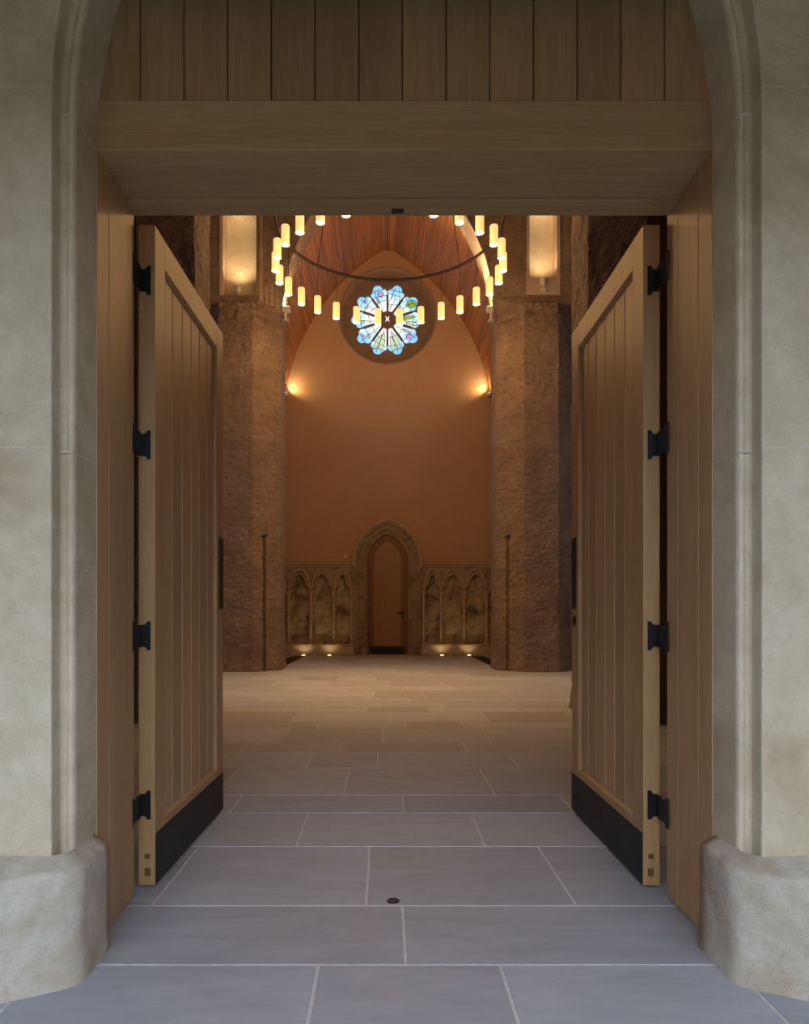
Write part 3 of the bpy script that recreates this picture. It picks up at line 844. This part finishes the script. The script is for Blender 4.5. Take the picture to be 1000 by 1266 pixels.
            piece(leaf(.06,.80,.10,.03,.9),M['g_pink'],'flower_glass'); piece(leaf(-.05,.68,.12,.035,-.6),M['g_yellow'],'leaf_glass')
        else:
            piece(leaf(-.05,.52,.42,.06,.1),M['g_white'],'petal_glass')
        L.build('leading',M['lead'],g)
def glassmat(name,seed):
    m,nt,b=newmat(name); tc=N(nt,'ShaderNodeTexCoord'); v=tc.outputs['Object']; L=nt.links
    sep=N(nt,'ShaderNodeSeparateXYZ'); L.new(v,sep.inputs[0])
    vo=N(nt,'ShaderNodeTexVoronoi'); vo.inputs['Scale'].default_value=5.5; L.new(mapping(nt,v,(1,1,.8),(seed*3.1,0,seed)),vo.inputs['Vector'])
    sc=N(nt,'ShaderNodeSeparateColor'); L.new(vo.outputs['Color'],sc.inputs[0])
    z=N(nt,'ShaderNodeMath',operation='MULTIPLY_ADD'); L.new(sc.outputs[0],z.inputs[0]); z.inputs[1].default_value=.28; L.new(sep.outputs[2],z.inputs[2])
    c=ramp(nt,z.outputs[0],[(.45,(1.0,.86,.90)),(.68,(1.0,.95,1.0)),(.80,(.62,.85,1.0)),(1.0,(.25,.62,.95))])
    L.new(c,b.inputs['Emission Color']); b.inputs['Emission Strength'].default_value=1.15; b.inputs['Base Color'].default_value=(.1,.1,.1,1); b.inputs['Roughness'].default_value=.3
    return m
for i in range(3): M['g_%d'%i]=glassmat('stained_glass_%s'%('abc'[i]),i)
M['g_white']=glow('white_glass',(1.0,.93,.97),1.15); M['g_green']=glow('green_glass',(.27,.55,.05),.9)
M['g_pale']=glow('pale_green_glass',(.62,.78,.52),.95); M['g_pink']=glow('pink_glass',(.80,.30,.66),.95); M['g_yellow']=glow('yellow_glass',(.85,.66,.25),.95)
M['tracery2']=stone('ring_stone',(.29,.20,.13),(.24,.165,.11),(.17,.12,.08),2.0,.9,.4,.2)
rose()

# ------------------------------------------------------------------ far door with its stone surround
def far_door():
    c=.246; Z=2.50
    AP_=lambda hs,z0=0.0:arch_path(hs,hs+c,Z,z0,12)
    yb=YB
    s_=empty('stone_door_surround',(0,yb,0)); tag(s_,'dark weathered moulded stone arch around the small far door','door surround',kind='thing')
    def band(name,rings,mat):
        V=[];F=[];n=len(rings[0][1])
        for y,p in rings: V+=[(x,y,z) for x,z in p]
        for i in range(len(rings)-1):
            for k in range(n-1): F.append((i*n+k,i*n+k+1,(i+1)*n+k+1,(i+1)*n+k))
        return mesh(name,V,F,mat,s_)
    h0=2.36
    band('hood_mould',[(0,AP_(.95,h0)),(-.20,AP_(.95,h0)),(-.235,AP_(.935,h0)),(-.235,AP_(.90,h0)),(-.20,AP_(.885,h0)),(-.20,AP_(.87,h0))],M['hood'])
    band('outer_order',[(-.20,AP_(.87)),(-.21,AP_(.845)),(-.19,AP_(.815)),(-.165,AP_(.805)),(-.165,AP_(.78)),(-.14,AP_(.765)),(-.14,AP_(.735))],M['oldstone'])
    band('inner_order',[(-.14,AP_(.735)),(-.16,AP_(.715)),(-.155,AP_(.685)),(-.12,AP_(.67)),(-.10,AP_(.62)),(-.115,AP_(.595)),(-.095,AP_(.555)),(-.05,AP_(.545)),(0,AP_(.54))],M['oldstone'])
    band('jamb_face',[(0,AP_(.95)),(-.17,AP_(.95)),(-.17,AP_(.868)),(-.168,AP_(.868))][:4],M['oldstone']) if False else None
    for s in (-1,1): MB().box(min(s*.868,s*.95),max(s*.868,s*.896),-.19,0,0,2.358).build('side_pier',M['oldstone'],s_)
    d=empty('door_3',(0,yb,0)); tag(d,'small pointed oak door in the far end wall with black kick plate','door',kind='structure')
    def arched(hs,z0,inset): return [(x,z) for x,z in arch_path(hs,hs+c,Z,z0,12)]
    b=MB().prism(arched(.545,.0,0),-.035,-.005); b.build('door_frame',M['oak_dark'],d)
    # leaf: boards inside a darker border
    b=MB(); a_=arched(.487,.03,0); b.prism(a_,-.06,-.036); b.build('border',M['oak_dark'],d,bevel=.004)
    b=MB(); b.prism(arched(.372,.21,0),-.066,-.055); b.build('boards',M['oak_back'],d,bevel=.003)
    MB().box(-.475,.47,-.068,-.06,.03,.225).build('kick_plate',M['iron'],d)
    h=MB().lathe([(0,0),(.026,0),(.026,.01),(0,.01)],(0,0,0),16)
    h=MB(); 
    def disc(x,z,r,y0,y1):
        V=[(x+r*math.cos(2*PI*k/14),y,z+r*math.sin(2*PI*k/14)) for y in (y0,y1) for k in range(14)]
        h.add(V,[tuple(range(14)),tuple(range(14,28))]+[(k,(k+1)%14,14+(k+1)%14,14+k) for k in range(14)])
    disc(.405,1.135,.032,-.10,-.06); h.box(.255,.41,-.115,-.10,1.122,1.148); h.build('lever_handle',M['iron'],d)
    h=MB(); disc(.405,1.035,.03,-.08,-.06); h.build('escutcheon',M['iron'],d)
    hg=MB()
    for z in (2.13,1.2,.25): MB().box(-.50,-.478,-.066,-.036,z-.07,z+.07).build('hinge',M['iron'],d)
M['hood']=stone('hood_stone',(.50,.38,.27),(.41,.31,.215),(.25,.18,.12),1.5,.9,.4,.3)
far_door()

# ------------------------------------------------------------------ blind arcades and benches
def arcade(s,label):
    r=empty('blind_arcade',(s*1.77,YB,0)); tag(r,label,'wall arcade','blind arcades beside the far door',kind='thing')
    cx=s*1.77
    cols=[.968,1.45,2.07,2.68]; x0,x1=.90,2.865
    def X(v): return s*v-cx
    # stained stone behind
    a,b=sorted((X(x0),X(x1)))
    MB().box(a,b,-.03,-.002,.288,2.355).build('back_panel',M['panelstone'],r)
    sa,sb=sorted((X(.956),X(x1)))
    m=MB().box(sa,sb,-.20,-.002,2.43,2.50); m.box(sa,sb,-.225,-.002,2.49,2.515); m.box(sa,sb,-.15,-.002,2.362,2.43)
    m.build('string_course',M['hood'],r,bevel=.008)
    # pierced screen with cusped arches
    bm=bmesh.new(); es=[]
    def loop(pts,y):
        v=[bm.verts.new((x,y,z)) for x,z in pts]
        return v,[bm.edges.new((p,q)) for p,q in zip(v,v[1:]+v[:1])]
    def cusped(xc,w):
        h=w/2-.05; pts=[]
        for i in range(7):                      # lower foil
            t=i/6; a_=-.15+t*1.75
            pts.append((h-.055+.07*math.cos(a_),1.74+.10*math.sin(a_)+.03*t))
        for i in range(9):                      # upper pointed foil
            t=i/8; pts.append((( h-.075)*math.cos(t*PI/2)**.85,1.86+.31*math.sin(t*PI/2)**1.15))
        pts[-1]=(0,2.185)
        right=[(h,1.68)]+pts
        return [(xc+x,z) for x,z in right]+[(xc-x,z) for x,z in right[:-1][::-1]]
    base=[(a,1.70),(b,1.70),(b,2.35),(a,2.35)]
    # screen outline runs along its foot through every opening
    bays=sorted([(X((p+q)/2),q-p) for p,q in zip(cols[:-1],cols[1:])])
    foot=[(a,1.66)]; arcs=[]
    for xc,wd in bays:
        cp=cusped(xc,wd)[::-1]     # left to right
        cp=[(x,z) for x,z in cp]; foot+= [(cp[0][0],1.66)]+cp+[(cp[-1][0],1.66)]; arcs.append(cp)
    outline=foot+[(b,1.66),(b,2.355),(a,2.355)]
    v0,e0=loop(outline,-.15); bmesh.ops.triangle_fill(bm,edges=e0,use_beauty=True)
    v1=[bm.verts.new((x,-.02,z)) for x,z in outline]
    for k in range(len(v0)): bm.faces.new((v0[k],v0[(k+1)%len(v0)],v1[(k+1)%len(v0)],v1[k]))
    bmesh.ops.recalc_face_normals(bm,faces=bm.faces)
    me=bpy.data.meshes.new('arch_screen'); bm.to_mesh(me); bm.free(); me.materials.append(M['oldstone'])
    sc=link(bpy.data.objects.new('arch_screen',me)); sc.parent=r; bev(sc,.01)
    for (xc,wd),cp in zip(bays,arcs):
        m=MB().tube([(x,-.155,z) for x,z in cp],.018,6)
        h=wd/2-.028
        out=[]
        for i in range(17):
            t=-1+2*i/16; ang=abs(t)
            out.append((xc+h*(-1 if t<0 else 1)*(1-(1-ang)**1.7)*1.0,-.16,2.30-.56*ang**1.9))
        m.tube(out,.026,8); m.build('arch_mould',M['hood'],r)
    for c_ in cols:
        x=X(c_)
        sh=MB().lathe([(.048,0),(.046,.6),(.048,1.22)],(x,-.11,.40),12).build('column',M['hood'],r,smooth=False)
        MB().lathe([(.085,0),(.085,.03),(.062,.05),(.078,.075),(.05,.11)],(x,-.11,.288),14).build('base',M['hood'],sh)
        MB().lathe([(.05,0),(.06,.02),(.05,.035),(.062,.08),(.092,.12),(.092,.15)],(x,-.11,1.56),14).build('capital',M['hood'],sh)
    bn=MB().box(a,b,-.30,-.002,.004,.25).box(a-.0,b,-.325,-.002,.25,.285)
    bo=bn.build('stone_bench',M['bench'],None,bevel=.012); bo.location=(cx,YB,0)
    return bo
bl=arcade(-1,'stained stone blind arcade of three cusped arches left of the far door'); tag(bl,'low pale stone bench under the arcade left of the far door','bench','stone benches below the arcades')
br=arcade(1,'stained stone blind arcade of three cusped arches right of the far door'); tag(br,'low pale stone bench under the arcade right of the far door','bench','stone benches below the arcades')
# small switch box on the string course
o=MB().box(-.03,.03,-.03,0,0,.10).build('wall_socket',M['white'],None,bevel=.006); o.location=(-1.13,YB-.001,2.60)
tag(o,'tiny pale box on the end wall just left of the far door arch','wall box')

# floor lights washing the benches
fl=None
for x,lab in ((-2.215,'round floor light before the left bench, the one nearer the left pier'),(-1.535,'round floor light before the left bench, the one nearer the far door'),
          (1.435,'round floor light before the right bench, the one nearer the far door'),(2.15,'round floor light before the right bench, the one nearer the right pier')):
    if fl is None:
        f=empty('floor_light',(x,18.0,0)); fl=f
        MB().lathe([(0,.0),(.075,.0),(.075,.008),(.055,.011),(0,.011)],(0,0,0),20).build('rim',M['steel'],f)
        MB().lathe([(0,.0112),(.052,.0112),(.045,.022),(.0,.026)],(0,0,0),20).build('lens',M['floorlens'],f)
        l=lamp('floor_light_beam','SPOT',(0,.0,.05),FLOORLIGHT_W,(1.0,.70,.38),f,spot_size=1.9,spot_blend=.9,shadow_soft_size=.03); l.rotation_euler=(math.radians(180-40),0,0)
    else:
        f=copy_tree(fl); f.location=(x,18.0,0)
    tag(f,lab,'floor light','floor lights before the benches')

# floor grilles
gr=None
for s,lab in ((-1,'long dark floor grille along the chancel side left of the far door'),(1,'long dark floor grille along the chancel side right of the far door')):
    if gr is None:
        g=empty('floor_grille',(s*2.32,14.75,0)); gr=g
        MB().box(-.15,-.135,0,3.1,.0005,.006).box(.135,.15,0,3.1,.0005,.006).box(-.135,.135,0,.015,.0005,.006).box(-.135,.135,3.085,3.1,.0005,.006).build('rim',M['bronze'],g)
        m=MB()
        for k in range(9): m.box(-.12+k*.03-.008,-.12+k*.03+.008,.015,3.085,.0005,.005)
        m.build('slats',M['bronze'],g)
        MB().box(-.135,.135,.015,3.085,.0003,.001).build('tray',M['iron'],g)
    else: g=copy_tree(gr); g.location=(s*2.32,14.75,0)
    tag(g,lab,'floor grille','floor grilles of the chancel')

# ------------------------------------------------------------------ uplights
def uplight(loc,label,kind):
    f=empty('spot_lamp',loc); tag(f,label,'spot lamp','uplighters on the brickwork')
    b=MB().lathe([(0,0),(.035,0),(.035,.012),(.012,.02),(.012,.07)],(0,0,0),14); b.build('bracket',M['white'],f)
    can=MB().lathe([(0,.07),(.045,.07),(.055,.085),(.055,.20),(.046,.20),(.046,.185),(0,.185)],(0,0,0),18).build('lamp_body',M['white'],f)
    MB().lathe([(0,.188),(.044,.188),(.044,.195),(0,.196)],(0,0,0),18).build('lens',M['lens'],can)
    return f
f=uplight((-2.885,YF+.05,7.203),'small white uplighter in the rough plaster niche on the left',0)
l=lamp('niche_beam','SPOT',(0,-.06,.23),NICHE_W,(1,.70,.34),f,spot_size=2.2,spot_blend=1.0,shadow_soft_size=.05); aim(l,(0,.30,2.2))
f=uplight((2.955,YF-.03,7.3),'small white uplighter below the smooth framed niche on the right',0)
MB().box(-.05,.05,-.02,.03,-.05,.02).build('wall_plate',M['white'],f)
l=lamp('niche_beam','SPOT',(0,-.02,.23),NICHE_W,(1,.70,.34),f,spot_size=2.2,spot_blend=1.0,shadow_soft_size=.05); aim(l,(0,.30,2.2))
for s,lab in ((-1,'white floodlight on top of the left far pier at the edge of the vault'),(1,'white floodlight on top of the right far pier at the edge of the vault')):
    f=empty('flood_lamp',(s*2.08,13.86,7.06)); tag(f,lab,'flood lamp','floodlights on the far piers')
    MB().box(-.02,.02,-.02,.02,-.02,.16).box(-.06,.06,-.05,.05,-.02,.0).build('bracket',M['white'],f)
    m=MB().box(-.09,.09,-.05,.05,.16,.27); hd=m.build('lamp_body',M['white'],f,bevel=.01)
    MB().box(-.075,.075,-.04,.04,.27,.275).build('lens',M['lens'],hd)
    l=lamp('flood_beam','SPOT',(0,0,.30),VAULT_W,WARM,f,spot_size=2.7,spot_blend=.6,shadow_soft_size=.05); aim(l,(-s*1.2,4.2,6.0))
    if s>0:
        l=lamp('soffit_beam','SPOT',(-.06,-.1,.30),SOFFIT_W,(1,.72,.36),f,spot_size=1.25,spot_blend=1.0,shadow_soft_size=.05); aim(l,(-.28,.1,2.0))
for s,lab in ((-1,'small corner light behind the left far pier washing the end wall'),(1,'small corner light behind the right far pier washing the end wall')):
    f=empty('wall_light',(s*2.74,YB-.14,6.98)); tag(f,lab,'wall light','corner lights on the end wall')
    MB().box(-.04,.04,-.04,.10,.0,.09).build('lamp_body',M['white'],f,bevel=.006)
    MB().box(-.032,.032,-.032,.06,.09,.094).build('lens',M['lens'],f)
    l=lamp('corner_beam','SPOT',(0,0,.14),CORNER_W,(1,.66,.3),f,spot_size=2.7,spot_blend=1.0,shadow_soft_size=.03); aim(l,(-s*1.2,-.35,1.0))

# ------------------------------------------------------------------ ring chandelier
def chandelier():
    CY=10.66; R=1.754; ZR=7.17; ZS=6.357; NP=28; HS=.275
    r=empty('chandelier',(0,CY,ZR)); tag(r,'great ring chandelier with a circle of glowing candle-like glass cylinders','chandelier')
    MB().tube([(R*math.cos(2*PI*k/96),R*math.sin(2*PI*k/96),0) for k in range(96)],.024,10,closed=True).build('ring',M['bronze'],r,smooth=True)
    for k in range(4):
        a=2*PI*(k+.5)/4
        MB().tube([(R*math.cos(a),R*math.sin(a),.02),(R*math.cos(a)*.25,R*math.sin(a)*.25,5.40)],.006,6).build('cable',M['iron'],r)
    MB().lathe([(0,5.36),(.48,5.36),(.48,5.43),(0,5.43)],(0,0,0),24).build('ceiling_plate',M['bronze'],r)
    proto=None; dz=ZS-ZR
    for k in range(NP):
        a=PI/2+2*PI*(k+.5)/NP
        loc=(R*math.cos(a),R*math.sin(a),0)
        if proto is None:
            p=MB().lathe([(.054,dz+.006),(.060,dz),(.060,dz+HS-.012),(.054,dz+HS),(.02,dz+HS)],(0,0,0),22).build('lamp_shade',M['shade'],r,smooth=False)
            MB().lathe([(0,dz+.002),(.0545,dz+.002),(.0545,dz+.008),(0,dz+.008)],(0,0,0),22).build('diffuser',M['disc'],p)
            MB().tube([(0,0,dz+HS+.02),(0,0,-.02)],.0035,6).build('wire',M['iron'],p)
            MB().lathe([(.02,dz+HS-.002),(.02,dz+HS+.03),(0,dz+HS+.034)],(0,0,0),12).build('cap',M['bronze'],p)
            lamp('pendant_glow','SPOT',(0,0,dz-.05),CHANDELIER_W,WARM,p,shadow_soft_size=.04,spot_size=math.radians(84),spot_blend=1.0)
            lamp('pendant_halo','POINT',(0,0,dz-.06),HALO_W,WARM,p,shadow_soft_size=.04)
            proto=p
        else: p=copy_tree(proto,r)
        p.location=loc
chandelier()
